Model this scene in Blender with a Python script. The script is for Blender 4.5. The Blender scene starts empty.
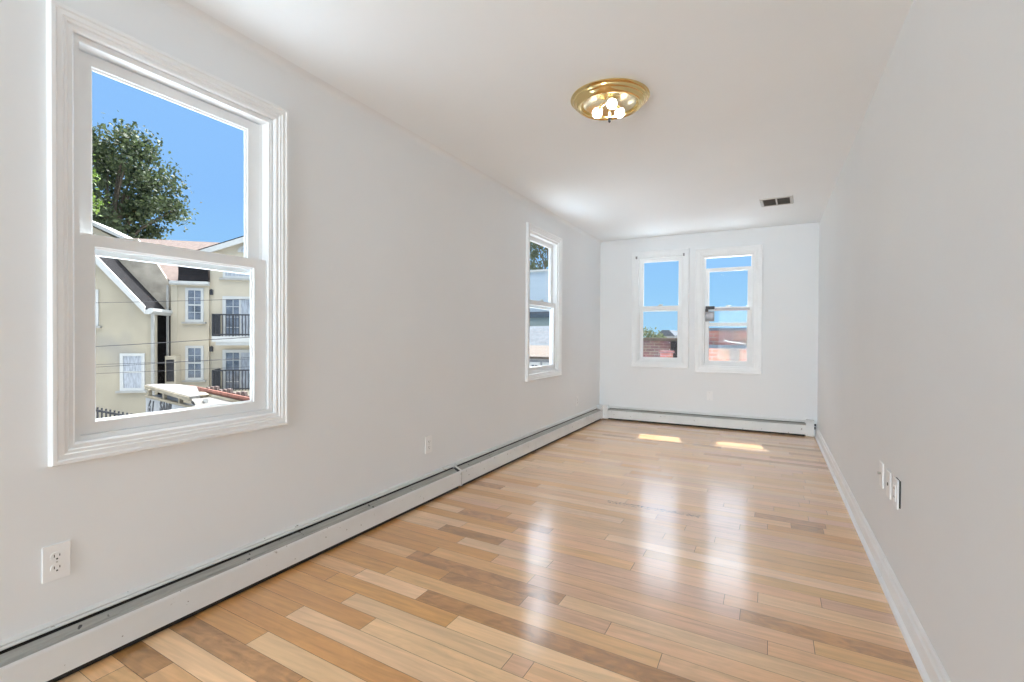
import bpy, bmesh, math, random
from mathutils import Vector, Matrix, noise as mnoise
R = math.radians
random.seed(7)
scene = bpy.context.scene
C = scene.collection

# ------------------------------------------------------------------ camera
XL, XR, YB, YN, H = -2.091, 0.480, 6.555, -5.50, 2.44      # room: left wall, right wall, back wall, near wall, ceiling
cam_d = bpy.data.cameras.new('camera')
cam = bpy.data.objects.new('camera', cam_d); C.objects.link(cam)
cam_d.sensor_fit = 'HORIZONTAL'; cam_d.sensor_width = 36.0
cam_d.lens = 488.22 / 1024 * 36.0
cam_d.clip_start = 0.05; cam_d.clip_end = 400
yaw, pitch, roll = 0.4870, -0.0093, 0.0050
fw = Vector((-math.sin(yaw)*math.cos(pitch), math.cos(yaw)*math.cos(pitch), math.sin(pitch)))
r0 = Vector((math.cos(yaw), math.sin(yaw), 0)); u0 = r0.cross(fw)
cr = r0*math.cos(roll) + u0*math.sin(roll); cu = -r0*math.sin(roll) + u0*math.cos(roll)
mw = Matrix((cr, cu, -fw)).transposed().to_4x4(); mw.translation = (0, 0, 1.1248)
cam.matrix_world = mw
scene.camera = cam

# ------------------------------------------------------------------ sky
SUN_TRAVEL = Vector((0.187, -1.0, -1.77)).normalized()
world = bpy.data.worlds.new('sky'); scene.world = world; world.use_nodes = True
wt = world.node_tree; wt.nodes.clear()
def wn(t): return wt.nodes.new(t)
tc = wn('ShaderNodeTexCoord'); nrm = wn('ShaderNodeVectorMath'); nrm.operation = 'NORMALIZE'
wt.links.new(tc.outputs['Generated'], nrm.inputs[0])
sep = wn('ShaderNodeSeparateXYZ'); wt.links.new(nrm.outputs[0], sep.inputs[0])
ramp = wn('ShaderNodeValToRGB'); wt.links.new(sep.outputs['Z'], ramp.inputs[0])
cr_ = ramp.color_ramp
for i, (pos, col) in enumerate([(0.0, (0.40, 0.72, 1.0)), (0.10, (0.33, 0.64, 1.0)), (0.24, (0.293, 0.572, 1.03)), (0.45, (0.30, 0.58, 1.03)), (0.62, (1.0, 1.0, 1.0))]):
    e = cr_.elements[i] if i < 2 else cr_.elements.new(pos)
    e.position = pos; e.color = (*col, 1)
# the bright part of the sky: overhead and round the sun
dotn = wn('ShaderNodeVectorMath'); dotn.operation = 'DOT_PRODUCT'
wt.links.new(nrm.outputs[0], dotn.inputs[0]); dotn.inputs[1].default_value = -SUN_TRAVEL
au = wn('ShaderNodeMapRange'); au.inputs['From Min'].default_value = 0.66; au.inputs['From Max'].default_value = 1.0
au.inputs['To Min'].default_value = 0.0; au.inputs['To Max'].default_value = 8.0
wt.links.new(dotn.outputs['Value'], au.inputs['Value'])
zen = wn('ShaderNodeMapRange'); zen.inputs['From Min'].default_value = 0.42; zen.inputs['From Max'].default_value = 0.75
zen.inputs['To Min'].default_value = 1.0; zen.inputs['To Max'].default_value = 3.2
wt.links.new(sep.outputs['Z'], zen.inputs['Value'])
bg = wn('ShaderNodeBackground'); glare = wn('ShaderNodeBackground'); both = wn('ShaderNodeAddShader'); wo = wn('ShaderNodeOutputWorld')
wt.links.new(ramp.outputs[0], bg.inputs['Color']); wt.links.new(zen.outputs[0], bg.inputs['Strength'])
glare.inputs['Color'].default_value = (0.94, 0.98, 1.02, 1); wt.links.new(au.outputs[0], glare.inputs['Strength'])
wt.links.new(bg.outputs[0], both.inputs[0]); wt.links.new(glare.outputs[0], both.inputs[1]); wt.links.new(both.outputs[0], wo.inputs['Surface'])

# ------------------------------------------------------------------ sun and large lights
sun_d = bpy.data.lights.new('sun', 'SUN'); sun_d.energy = 11.0; sun_d.angle = R(0.53); sun_d.color = (1, 0.98, 0.96)
sun = bpy.data.objects.new('sun', sun_d); C.objects.link(sun)
sun.rotation_euler = SUN_TRAVEL.to_track_quat('-Z', 'Y').to_euler(); sun.location = (0, 20, 30)
fill_d = bpy.data.lights.new('added_rear_fill', 'AREA'); fill_d.shape = 'RECTANGLE'
fill_d.size = 1.7; fill_d.size_y = 2.2; fill_d.energy = 63; fill_d.color = (0.86, 0.95, 1.0); fill_d.spread = R(80)
door = bpy.data.objects.new('added_rear_fill', fill_d); C.objects.link(door)
door.location = ((XL+XR)/2, YN-0.25, 1.20); door.rotation_euler = (R(104), 0, 0)   # fill light added behind the camera, in an unseen opening
LAMP_WATT = 1.6

vs = scene.view_settings
scene.display_settings.display_device = 'sRGB'
vs.view_transform = 'Standard'; vs.look = 'None'; vs.gamma = 1.0; vs.use_curve_mapping = False
vs.exposure = 0.0
cy = scene.cycles
cy.max_bounces = 16; cy.diffuse_bounces = 10; cy.glossy_bounces = 6; cy.transparent_max_bounces = 24; cy.transmission_bounces = 8
cy.sample_clamp_indirect = 12.0; cy.caustics_reflective = True; cy.blur_glossy = 0.0

# ------------------------------------------------------------------ materials
def srgb(r, g, b):
    f = lambda c: (c/255/12.92) if c/255 <= 0.04045 else ((c/255+0.055)/1.055)**2.4
    return (f(r), f(g), f(b))
MATS = {}
def mat(name, col, rough=0.6, metal=0.0, var=0.06, scale=6.0, bump=0.0, bscale=60.0, coat=0.0, coat_rough=0.1, spec=0.5, stretch=None, spots=None):
    m = bpy.data.materials.new(name); m.use_nodes = True; MATS[name] = m
    nt = m.node_tree; b = nt.nodes['Principled BSDF']
    b.inputs['Roughness'].default_value = rough; b.inputs['Metallic'].default_value = metal
    b.inputs['Specular IOR Level'].default_value = spec
    if coat: b.inputs['Coat Weight'].default_value = coat; b.inputs['Coat Roughness'].default_value = coat_rough
    t = nt.nodes.new('ShaderNodeTexCoord'); vec = t.outputs['Object']
    if stretch:
        mp = nt.nodes.new('ShaderNodeMapping'); mp.inputs['Scale'].default_value = stretch
        nt.links.new(vec, mp.inputs[0]); vec = mp.outputs[0]
    n = nt.nodes.new('ShaderNodeTexNoise'); n.inputs['Scale'].default_value = scale; n.inputs['Detail'].default_value = 5
    nt.links.new(vec, n.inputs['Vector'])
    r = nt.nodes.new('ShaderNodeValToRGB'); nt.links.new(n.outputs['Fac'], r.inputs[0])
    lo = tuple(c*(1-var) for c in col); hi = tuple(min(1, c*(1+var)) for c in col)
    r.color_ramp.elements[0].position = 0.3; r.color_ramp.elements[0].color = (*lo, 1)
    r.color_ramp.elements[1].position = 0.7; r.color_ramp.elements[1].color = (*hi, 1)
    out = r.outputs[0]
    if spots:                                     # chips and stains: (colour, scale, threshold)
        n3 = nt.nodes.new('ShaderNodeTexNoise'); n3.inputs['Scale'].default_value = spots[1]; n3.inputs['Detail'].default_value = 3
        nt.links.new(t.outputs['Object'], n3.inputs['Vector'])
        mr = nt.nodes.new('ShaderNodeMapRange'); mr.inputs['From Min'].default_value = spots[2]; mr.inputs['From Max'].default_value = spots[2]+spots[3]
        nt.links.new(n3.outputs['Fac'], mr.inputs['Value'])
        mx = nt.nodes.new('ShaderNodeMix'); mx.data_type = 'RGBA'
        nt.links.new(mr.outputs[0], mx.inputs['Factor']); nt.links.new(out, mx.inputs[6]); mx.inputs[7].default_value = (*spots[0], 1)
        out = mx.outputs[2]
    nt.links.new(out, b.inputs['Base Color'])
    if bump:
        n2 = nt.nodes.new('ShaderNodeTexNoise'); n2.inputs['Scale'].default_value = bscale; n2.inputs['Detail'].default_value = 4
        nt.links.new(vec, n2.inputs['Vector'])
        bp = nt.nodes.new('ShaderNodeBump'); bp.inputs['Strength'].default_value = bump; bp.inputs['Distance'].default_value = 0.01
        nt.links.new(n2.outputs['Fac'], bp.inputs['Height']); nt.links.new(bp.outputs[0], b.inputs['Normal'])
    return m

WALL = mat('wall_paint', (0.790, 0.812, 0.827), 0.55, var=0.012, scale=1.5, bump=0.05, bscale=25)
CEIL = mat('ceiling_paint', (0.845, 0.880, 0.902), 0.6, var=0.012, scale=1.2, bump=0.05, bscale=18)
TRIM = mat('trim_gloss_paint', (0.840, 0.860, 0.872), 0.32, var=0.02, scale=9, bump=0.04, bscale=40)
VINYL = mat('white_vinyl', (0.820, 0.840, 0.850), 0.4, var=0.02, scale=8)
SUBFLOOR = mat('floor_groove', (0.10, 0.055, 0.028), 0.7, var=0.2)
HEATW = mat('heater_enamel', (0.740, 0.755, 0.752), 0.4, var=0.04, scale=5, spots=((0.30, 0.28, 0.25), 38, 0.70, 0.03))
HEATG = mat('heater_damper_grey', (0.360, 0.360, 0.335), 0.45, metal=0.1, var=0.18, scale=14, stretch=(0.4, 6, 6), spots=((0.08, 0.08, 0.08), 26, 0.69, 0.02))
HEATD = mat('heater_fin_gap_shade', (0.022, 0.020, 0.018), 0.6, metal=0.3, var=0.3, scale=30)
PLATE = mat('plate_plastic', (0.850, 0.860, 0.865), 0.35, var=0.01)
SLOT = mat('dark_slot', (0.02, 0.02, 0.02), 0.6, var=0.1)
SCREW = mat('screw_steel', (0.55, 0.55, 0.53), 0.35, metal=0.8)
BRASS = mat('polished_brass', (0.780, 0.600, 0.290), 0.12, metal=1.0, var=0.06, scale=5)
BRASSIN = mat('satin_brass', (0.800, 0.700, 0.480), 0.22, metal=1.0, var=0.05, scale=6)
CERAM = mat('white_porcelain', (0.8, 0.78, 0.74), 0.3)
GREYMETAL = mat('grey_aluminium', (0.30, 0.29, 0.30), 0.4, metal=0.5, var=0.1)
DEVICE = mat('grey_plastic_box', (0.30, 0.31, 0.33), 0.5, var=0.15, scale=20)
VENTD = mat('vent_grille_bronze', (0.20, 0.175, 0.15), 0.5, metal=0.2, var=0.15)

STUCCO = mat('cream_stucco', (0.430, 0.380, 0.290), 0.9, var=0.07, scale=1.2, bump=0.3, bscale=30, spots=((0.30, 0.29, 0.27), 0.55, 0.52, 0.3))
STUCCO2 = mat('pale_cream_stucco', (0.560, 0.495, 0.385), 0.9, var=0.06, scale=1.0, bump=0.3, bscale=30)
STAINED = mat('stained_render', (0.420, 0.370, 0.300), 0.9, var=0.28, scale=1.6, bump=0.3, bscale=20, spots=((0.25, 0.22, 0.18), 1.4, 0.55, 0.2))
SHDARK = mat('charcoal_shingle', (0.022, 0.021, 0.023), 0.95, var=0.35, scale=9, bump=0.5, bscale=25, spec=0.08)
SHPINK = mat('pink_brown_shingle', (0.135, 0.098, 0.086), 0.9, var=0.2, scale=7, bump=0.5, bscale=25)
EXTWHITE = mat('white_exterior_trim', (0.560, 0.560, 0.540), 0.6, var=0.04)
EXTGREY = mat('grey_downspout', (0.382, 0.373, 0.346), 0.5, var=0.1)
IRON = mat('black_iron', (0.035, 0.035, 0.04), 0.5, var=0.2)
PANE_EXT = mat('dark_house_pane', (0.16, 0.18, 0.22), 0.08, var=0.5, scale=2.2, spec=0.8)
CURTAIN = mat('pale_curtain_pane', (0.390, 0.413, 0.452), 0.3, var=0.3, scale=4, stretch=(6, 1, 1))
CONCRETE = mat('yard_concrete', (0.340, 0.330, 0.310), 0.9, var=0.2, scale=0.5)
BOUNCEW = mat('added_bounce_white', (0.720, 0.800, 0.880), 0.8, var=0.04, scale=1)
SHEDW = mat('grey_painted_blockwork', (0.328, 0.334, 0.347), 0.9, var=0.15, scale=2.5)
INK = mat('black_spray_paint', (0.03, 0.03, 0.035), 0.6, var=0.2)
WOODY = mat('weathered_wood', (0.252, 0.216, 0.156), 0.85, var=0.25, scale=3, stretch=(1, 8, 8))
ROOFW = mat('white_roof_coating', (0.140, 0.132, 0.120), 0.8, var=0.08, scale=1.5, spots=((0.55, 0.42, 0.28), 1.3, 0.62, 0.1))
RUST = mat('rust_red_iron', (0.170, 0.060, 0.040), 0.85, var=0.35, scale=4)
WIRE = mat('black_cable', (0.05, 0.05, 0.055), 0.6)
BARK = mat('tree_bark', (0.10, 0.08, 0.06), 0.95, var=0.3, scale=8)
SIDING = mat('pale_blue_siding', (0.484, 0.562, 0.624), 0.7, var=0.05, scale=1, stretch=(0.3, 0.3, 12))
SLATE = mat('blue_grey_slate', (0.075, 0.090, 0.110), 0.8, var=0.3, scale=4)
BEIGER = mat('beige_roof', (0.085, 0.066, 0.052), 0.85, var=0.12, scale=2)

def brick_mat(name, c1, c2, mortar, scale=1.0):
    m = bpy.data.materials.new(name); m.use_nodes = True; nt = m.node_tree; b = nt.nodes['Principled BSDF']
    b.inputs['Roughness'].default_value = 0.9
    t = nt.nodes.new('ShaderNodeTexCoord')
    s = nt.nodes.new('ShaderNodeSeparateXYZ'); nt.links.new(t.outputs['Object'], s.inputs[0])
    c = nt.nodes.new('ShaderNodeCombineXYZ'); nt.links.new(s.outputs['X'], c.inputs['X']); nt.links.new(s.outputs['Z'], c.inputs['Y'])
    br = nt.nodes.new('ShaderNodeTexBrick'); br.inputs['Scale'].default_value = scale
    br.inputs['Brick Width'].default_value = 0.24; br.inputs['Row Height'].default_value = 0.08; br.inputs['Mortar Size'].default_value = 0.008
    br.inputs['Color1'].default_value = (*c1, 1); br.inputs['Color2'].default_value = (*c2, 1); br.inputs['Mortar'].default_value = (*mortar, 1)
    nt.links.new(c.outputs[0], br.inputs['Vector'])
    n = nt.nodes.new('ShaderNodeTexNoise'); n.inputs['Scale'].default_value = 2.5; nt.links.new(t.outputs['Object'], n.inputs['Vector'])
    mx = nt.nodes.new('ShaderNodeMix'); mx.data_type = 'RGBA'; mx.blend_type = 'MULTIPLY'; mx.inputs['Factor'].default_value = 0.6
    nt.links.new(br.outputs['Color'], mx.inputs[6]); nt.links.new(n.outputs['Color'], mx.inputs[7])
    nt.links.new(mx.outputs[2], b.inputs['Base Color'])
    return m
BRICKP = brick_mat('purple_brown_brick', (0.30, 0.15, 0.14), (0.20, 0.10, 0.11), (0.42, 0.34, 0.32))
BRICKO = brick_mat('orange_brick', (0.80, 0.36, 0.24), (0.62, 0.27, 0.18), (0.75, 0.56, 0.46))
BRICKD = brick_mat('weathered_red_brick', (0.55, 0.26, 0.20), (0.36, 0.17, 0.14), (0.45, 0.36, 0.33))

# window glass: clear, with the faint reflection glass has
GLASS = bpy.data.materials.new('window_glass'); GLASS.use_nodes = True
nt = GLASS.node_tree; nt.nodes.clear()
tr = nt.nodes.new('ShaderNodeBsdfTransparent'); tr.inputs[0].default_value = (0.97, 0.985, 0.985, 1)
gl = nt.nodes.new('ShaderNodeBsdfGlossy'); gl.inputs['Roughness'].default_value = 0.0
lw = nt.nodes.new('ShaderNodeLayerWeight'); lw.inputs['Blend'].default_value = 0.5
p5 = nt.nodes.new('ShaderNodeMath'); p5.operation = 'POWER'; p5.inputs[1].default_value = 5.0; nt.links.new(lw.outputs['Facing'], p5.inputs[0])
fr = nt.nodes.new('ShaderNodeMath'); fr.operation = 'MULTIPLY_ADD'; fr.inputs[1].default_value = 0.5; fr.inputs[2].default_value = 0.003; nt.links.new(p5.outputs[0], fr.inputs[0])
ms = nt.nodes.new('ShaderNodeMixShader'); o_ = nt.nodes.new('ShaderNodeOutputMaterial')
nt.links.new(fr.outputs[0], ms.inputs[0]); nt.links.new(tr.outputs[0], ms.inputs[1]); nt.links.new(gl.outputs[0], ms.inputs[2]); nt.links.new(ms.outputs[0], o_.inputs[0])

BULB = bpy.data.materials.new('lit_bulb'); BULB.use_nodes = True
nt = BULB.node_tree; b = nt.nodes['Principled BSDF']; b.inputs['Base Color'].default_value = (0.9, 0.88, 0.84, 1)
b.inputs['Emission Color'].default_value = (0.95, 0.97, 1.0, 1)
BULB_R = 0.027
b.inputs['Emission Strength'].default_value = LAMP_WATT/3/(4*math.pi*BULB_R**2*math.pi)

def leaf_mat(name, c1, c2):
    m = bpy.data.materials.new(name); m.use_nodes = True; nt = m.node_tree; nt.nodes.clear()
    g = nt.nodes.new('ShaderNodeNewGeometry'); r = nt.nodes.new('ShaderNodeValToRGB')
    nt.links.new(g.outputs['Random Per Island'], r.inputs[0])
    r.color_ramp.elements[0].color = (*c1, 1); r.color_ramp.elements[1].color = (*c2, 1)
    d = nt.nodes.new('ShaderNodeBsdfPrincipled'); d.inputs['Roughness'].default_value = 0.55
    t = nt.nodes.new('ShaderNodeBsdfTranslucent'); mx = nt.nodes.new('ShaderNodeMixShader'); mx.inputs[0].default_value = 0.35
    nt.links.new(r.outputs[0], d.inputs['Base Color']); nt.links.new(r.outputs[0], t.inputs[0])
    nt.links.new(d.outputs[0], mx.inputs[1]); nt.links.new(t.outputs[0], mx.inputs[2])
    o = nt.nodes.new('ShaderNodeOutputMaterial'); nt.links.new(mx.outputs[0], o.inputs[0])
    return m
LEAF = leaf_mat('dark_green_leaf', (0.02, 0.035, 0.015), (0.10, 0.13, 0.055))
LEAFB = leaf_mat('bright_green_leaf', (0.08, 0.15, 0.02), (0.20, 0.28, 0.05))
LEAFO = leaf_mat('olive_leaf', (0.06, 0.09, 0.04), (0.18, 0.20, 0.11))

# ------------------------------------------------------------------ mesh helpers
class MB:
    def __init__(s): s.bm = bmesh.new()
    def face(s, pts):
        vs_ = [s.bm.verts.new(p) for p in pts]
        return s.bm.faces.new(vs_)
    def box(s, x0, x1, y0, y1, z0, z1):
        if x0 > x1: x0, x1 = x1, x0
        if y0 > y1: y0, y1 = y1, y0
        if z0 > z1: z0, z1 = z1, z0
        v = [s.bm.verts.new(p) for p in ((x0,y0,z0),(x1,y0,z0),(x1,y1,z0),(x0,y1,z0),(x0,y0,z1),(x1,y0,z1),(x1,y1,z1),(x0,y1,z1))]
        for f in ((3,2,1,0),(4,5,6,7),(0,1,5,4),(1,2,6,5),(2,3,7,6),(3,0,4,7)): s.bm.faces.new([v[i] for i in f])
        return s
    def prism(s, poly, axis, a, b):
        """poly: 2D points; extruded along axis from a to b. axis x: (y,z); y: (x,z); z: (x,y)"""
        def P(p, t):
            return {'x': (t, p[0], p[1]), 'y': (p[0], t, p[1]), 'z': (p[0], p[1], t)}[axis]
        A = [s.bm.verts.new(P(p, a)) for p in poly]; B = [s.bm.verts.new(P(p, b)) for p in poly]
        n = len(poly)
        s.bm.faces.new(A); s.bm.faces.new(B[::-1])
        for i in range(n): s.bm.faces.new([A[i], B[i], B[(i+1) % n], A[(i+1) % n]][::-1])
        return s
    def slab(s, pts, thick):
        """a quad or polygon given thickness along its normal"""
        pts = [Vector(p) for p in pts]; n = (pts[1]-pts[0]).cross(pts[2]-pts[0]).normalized()*thick
        A = [s.bm.verts.new(p) for p in pts]; B = [s.bm.verts.new(p-n) for p in pts]; k = len(pts)
        s.bm.faces.new(A); s.bm.faces.new(B[::-1])
        for i in range(k): s.bm.faces.new([A[i], B[i], B[(i+1) % k], A[(i+1) % k]])
        return s
    def tube(s, pts, rad, seg=8, caps=True):
        pts = [Vector(p) for p in pts]; rings = []
        rads = rad if isinstance(rad, (list, tuple)) else [rad]*len(pts)
        for i, p in enumerate(pts):
            d = (pts[min(i+1, len(pts)-1)] - pts[max(i-1, 0)]).normalized()
            up = Vector((0,0,1)) if abs(d.z) < 0.9 else Vector((1,0,0))
            a = d.cross(up).normalized(); b = d.cross(a)
            rings.append([s.bm.verts.new(p + (a*math.cos(t)+b*math.sin(t))*rads[i]) for t in [2*math.pi*k/seg for k in range(seg)]])
        for i in range(len(rings)-1):
            for k in range(seg): s.bm.faces.new([rings[i][k], rings[i][(k+1)%seg], rings[i+1][(k+1)%seg], rings[i+1][k]])
        if caps: s.bm.faces.new(rings[0][::-1]); s.bm.faces.new(rings[-1])
        return s
    def lathe(s, prof, seg=48, center=(0,0,0)):
        """prof: (r, z) from start to end"""
        rings = []
        cx, cy_, cz = center
        for r, z in prof:
            if r < 1e-6: rings.append([s.bm.verts.new((cx, cy_, cz+z))])
            else: rings.append([s.bm.verts.new((cx+r*math.cos(2*math.pi*k/seg), cy_+r*math.sin(2*math.pi*k/seg), cz+z)) for k in range(seg)])
        for A, B in zip(rings, rings[1:]):
            for k in range(seg):
                k2 = (k+1) % seg
                if len(A) == 1 and len(B) == 1: continue
                if len(A) == 1: s.bm.faces.new([A[0], B[k], B[k2]])
                elif len(B) == 1: s.bm.faces.new([A[k], B[0], A[k2]])
                else: s.bm.faces.new([A[k], B[k], B[k2], A[k2]])
        return s
    def sphere(s, c, r, seg=16):
        bmesh.ops.create_uvsphere(s.bm, u_segments=seg, v_segments=max(8, seg//2), radius=r, matrix=Matrix.Translation(c)); return s
    def frame(s, x0, x1, z0, z1, prof):
        """mitred picture frame round x0..x1, z0..z1 (its inner edge); prof: (t outward, y)"""
        loops = []
        for t, y in prof:
            loops.append([s.bm.verts.new(p) for p in ((x0-t,y,z0-t),(x1+t,y,z0-t),(x1+t,y,z1+t),(x0-t,y,z1+t))])
        n = len(loops)
        for i in range(n):
            A, B = loops[i], loops[(i+1) % n]
            for k in range(4): s.bm.faces.new([A[k], A[(k+1)%4], B[(k+1)%4], B[k]])
        return s
    def build(s, name, material, parent=None, bevel=0.0, smooth=False):
        bmesh.ops.recalc_face_normals(s.bm, faces=s.bm.faces)
        if bevel: bmesh.ops.bevel(s.bm, geom=s.bm.edges[:], offset=bevel, segments=2, affect='EDGES', profile=0.6)
        me = bpy.data.meshes.new(name); s.bm.to_mesh(me); s.bm.free()
        if smooth:
            for p in me.polygons: p.use_smooth = True
            try: me.set_sharp_from_angle(angle=R(40))
            except Exception: pass
        me.materials.append(material)
        o = bpy.data.objects.new(name, me); C.objects.link(o)
        if parent: o.parent = parent
        return o

def tag(o, label, cat, group=None, kind=None):
    o['label'] = label; o['category'] = cat
    if group: o['group'] = group
    if kind: o['kind'] = kind
    return o
def thing(name, label, cat, loc=(0,0,0), rz=0.0, group=None):
    o = bpy.data.objects.new(name, None); C.objects.link(o); o.location = loc; o.rotation_euler = (0, 0, rz)
    o.empty_display_size = 0.1
    return tag(o, label, cat, group)
def struct(o, label=None, cat=None):
    o['kind'] = 'structure'
    if label: o['label'] = label
    if cat: o['category'] = cat
    return o
def copy_tree(o, parent=None):
    c = o.copy(); C.objects.link(c)
    if parent: c.parent = parent
    for ch in list(o.children): copy_tree(ch, c)
    return c

# ------------------------------------------------------------------ floor: one face per board
FIG = {}
def floor():
    L, M_, O, T, D, P, F = [srgb(*c) for c in ((240,199,153),(232,182,125),(219,161,97),(232,184,137),(194,141,84),(229,181,143),(206,152,97))]
    rows = {   # visible boards near the camera: (colour, end x) from the left wall to the right
        -3: [(L, -1.2), (M_, 9)], -2: [(F, -1.35), (O, -0.2), (L, 9)], -1: [(O, -1.676), (L, -0.95), (M_, 9)],
        0: [(O, -0.9), (L, 9)], 1: [(O, -1.705), (L, -0.55), (M_, 9)], 2: [(O, -1.379), (L, 0.1), (P, 9)],
        3: [(O, -1.589), (L, -0.796), (P, -0.712), (T, 0.2), (L, 9)], 4: [(O, -1.80), (O, -1.10), (L, 9)], 5: [(M_, -1.715), (L, -1.33), (D, -0.196), (L, 9)],
        6: [(O, -1.6), (M_, -0.331), (T, 9)], 7: [(O, -1.34), (F, -0.92), (P, -0.545), (T, 9)], 8: [(M_, -1.625), (F, -0.778), (L, 9)],
        9: [(O, -1.55), (M_, -0.971), (P, 0.0), (T, 9)], 10: [(O, -1.225), (T, 0.15), (M_, 9)], 11: [(O, -1.5), (L, -0.955), (P, -0.1), (F, 9)], 12: [(L, -1.70), (D, -1.288), (P, -0.167), (T, 9)],
        13: [(L, -1.608), (M_, -0.588), (T, -0.039), (L, 9)], 14: [(O, -1.3), (T, 0.2), (P, 9)], 15: [(L, -1.75), (F, -1.112), (T, -0.57), (M_, 9)], 16: [(O, -1.444), (T, -0.805), (L, 9)],
        18: [(T, -0.524), (M_, 9)], 19: [(O, -1.4), (L, -0.789), (T, -0.264), (M_, 9)], 20: [(M_, -0.434), (T, 9)], 21: [(F, -1.75), (L, -0.621), (T, 9)],
        22: [(T, -0.152), (M_, 9)], 25: [(L, -0.9), (T, -0.079), (F, 0.30), (M_, 9)], 26: [(T, -0.269), (M_, 0.218), (P, 9)], 24: [(M_, 0.118), (D, 0.282), (M_, 9)],
        29: [(L, -0.4), (T, 0.18), (M_, 9)],
    }
    figset = {F, D}
    rng = random.Random(11)
    v0, w = 1.124, 0.0915; sl = 0.045
    g, gb = 0.0007, 0.0009
    m = MB(); cols = []
    x_start, x_end = XL-0.06, XR+0.06
    pal = [L]*6 + [M_]*6 + [O]*2 + [T]*7 + [P]*4 + [F]*1 + [D]*1
    k0 = int((YN-0.5-v0)/w); k1 = int((YB+0.1-v0)/w)+1
    for k in range(k0, k1):
        va, vb = v0+w*k+g, v0+w*(k+1)-g
        segs = rows.get(k)
        if segs is None:
            segs = []; x = x_start - rng.random()*0.6
            while x < x_end:
                x += rng.choice([0.35, 0.5, 0.65, 0.8, 1.0, 1.2])*(0.85+0.3*rng.random())
                segs.append((rng.choice(pal), x))
        x = x_start
        for c, xe in segs:
            xe = min(xe, x_end)
            if xe <= x+0.01: continue
            j = 1 + rng.uniform(-0.07, 0.07)
            cc = (c[0]*j, c[1]*j*rng.uniform(0.98, 1.02), c[2]*j*rng.uniform(0.95, 1.05))
            a, b_ = x+gb, xe-gb
            m.face([(a, va-sl*a, 0), (b_, va-sl*b_, 0), (b_, vb-sl*b_, 0), (a, vb-sl*a, 0)])
            cols.append((*cc, (0.9 if c in figset else 0.28*rng.random())))
            x = xe
            if x >= x_end: break
    # the dark tongue-and-groove bed under the boards
    nb = len(cols)
    m.box(x_start-0.2, x_end+0.2, YN-0.4, YB+0.15, -0.10, -0.0035)
    me_o = m.build('floor', None_floor)
    me = me_o.data
    att = me.color_attributes.new('board', 'FLOAT_COLOR', 'CORNER')
    for i, p in enumerate(me.polygons):
        col = cols[i] if i < nb else (0.06, 0.035, 0.02, 0.0)
        for li in p.loop_indices: att.data[li].color = col
    struct(me_o, 'glossy honey coloured strip wood floor of the empty room', 'floor')
    # normals up for boards
    return me_o

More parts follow.
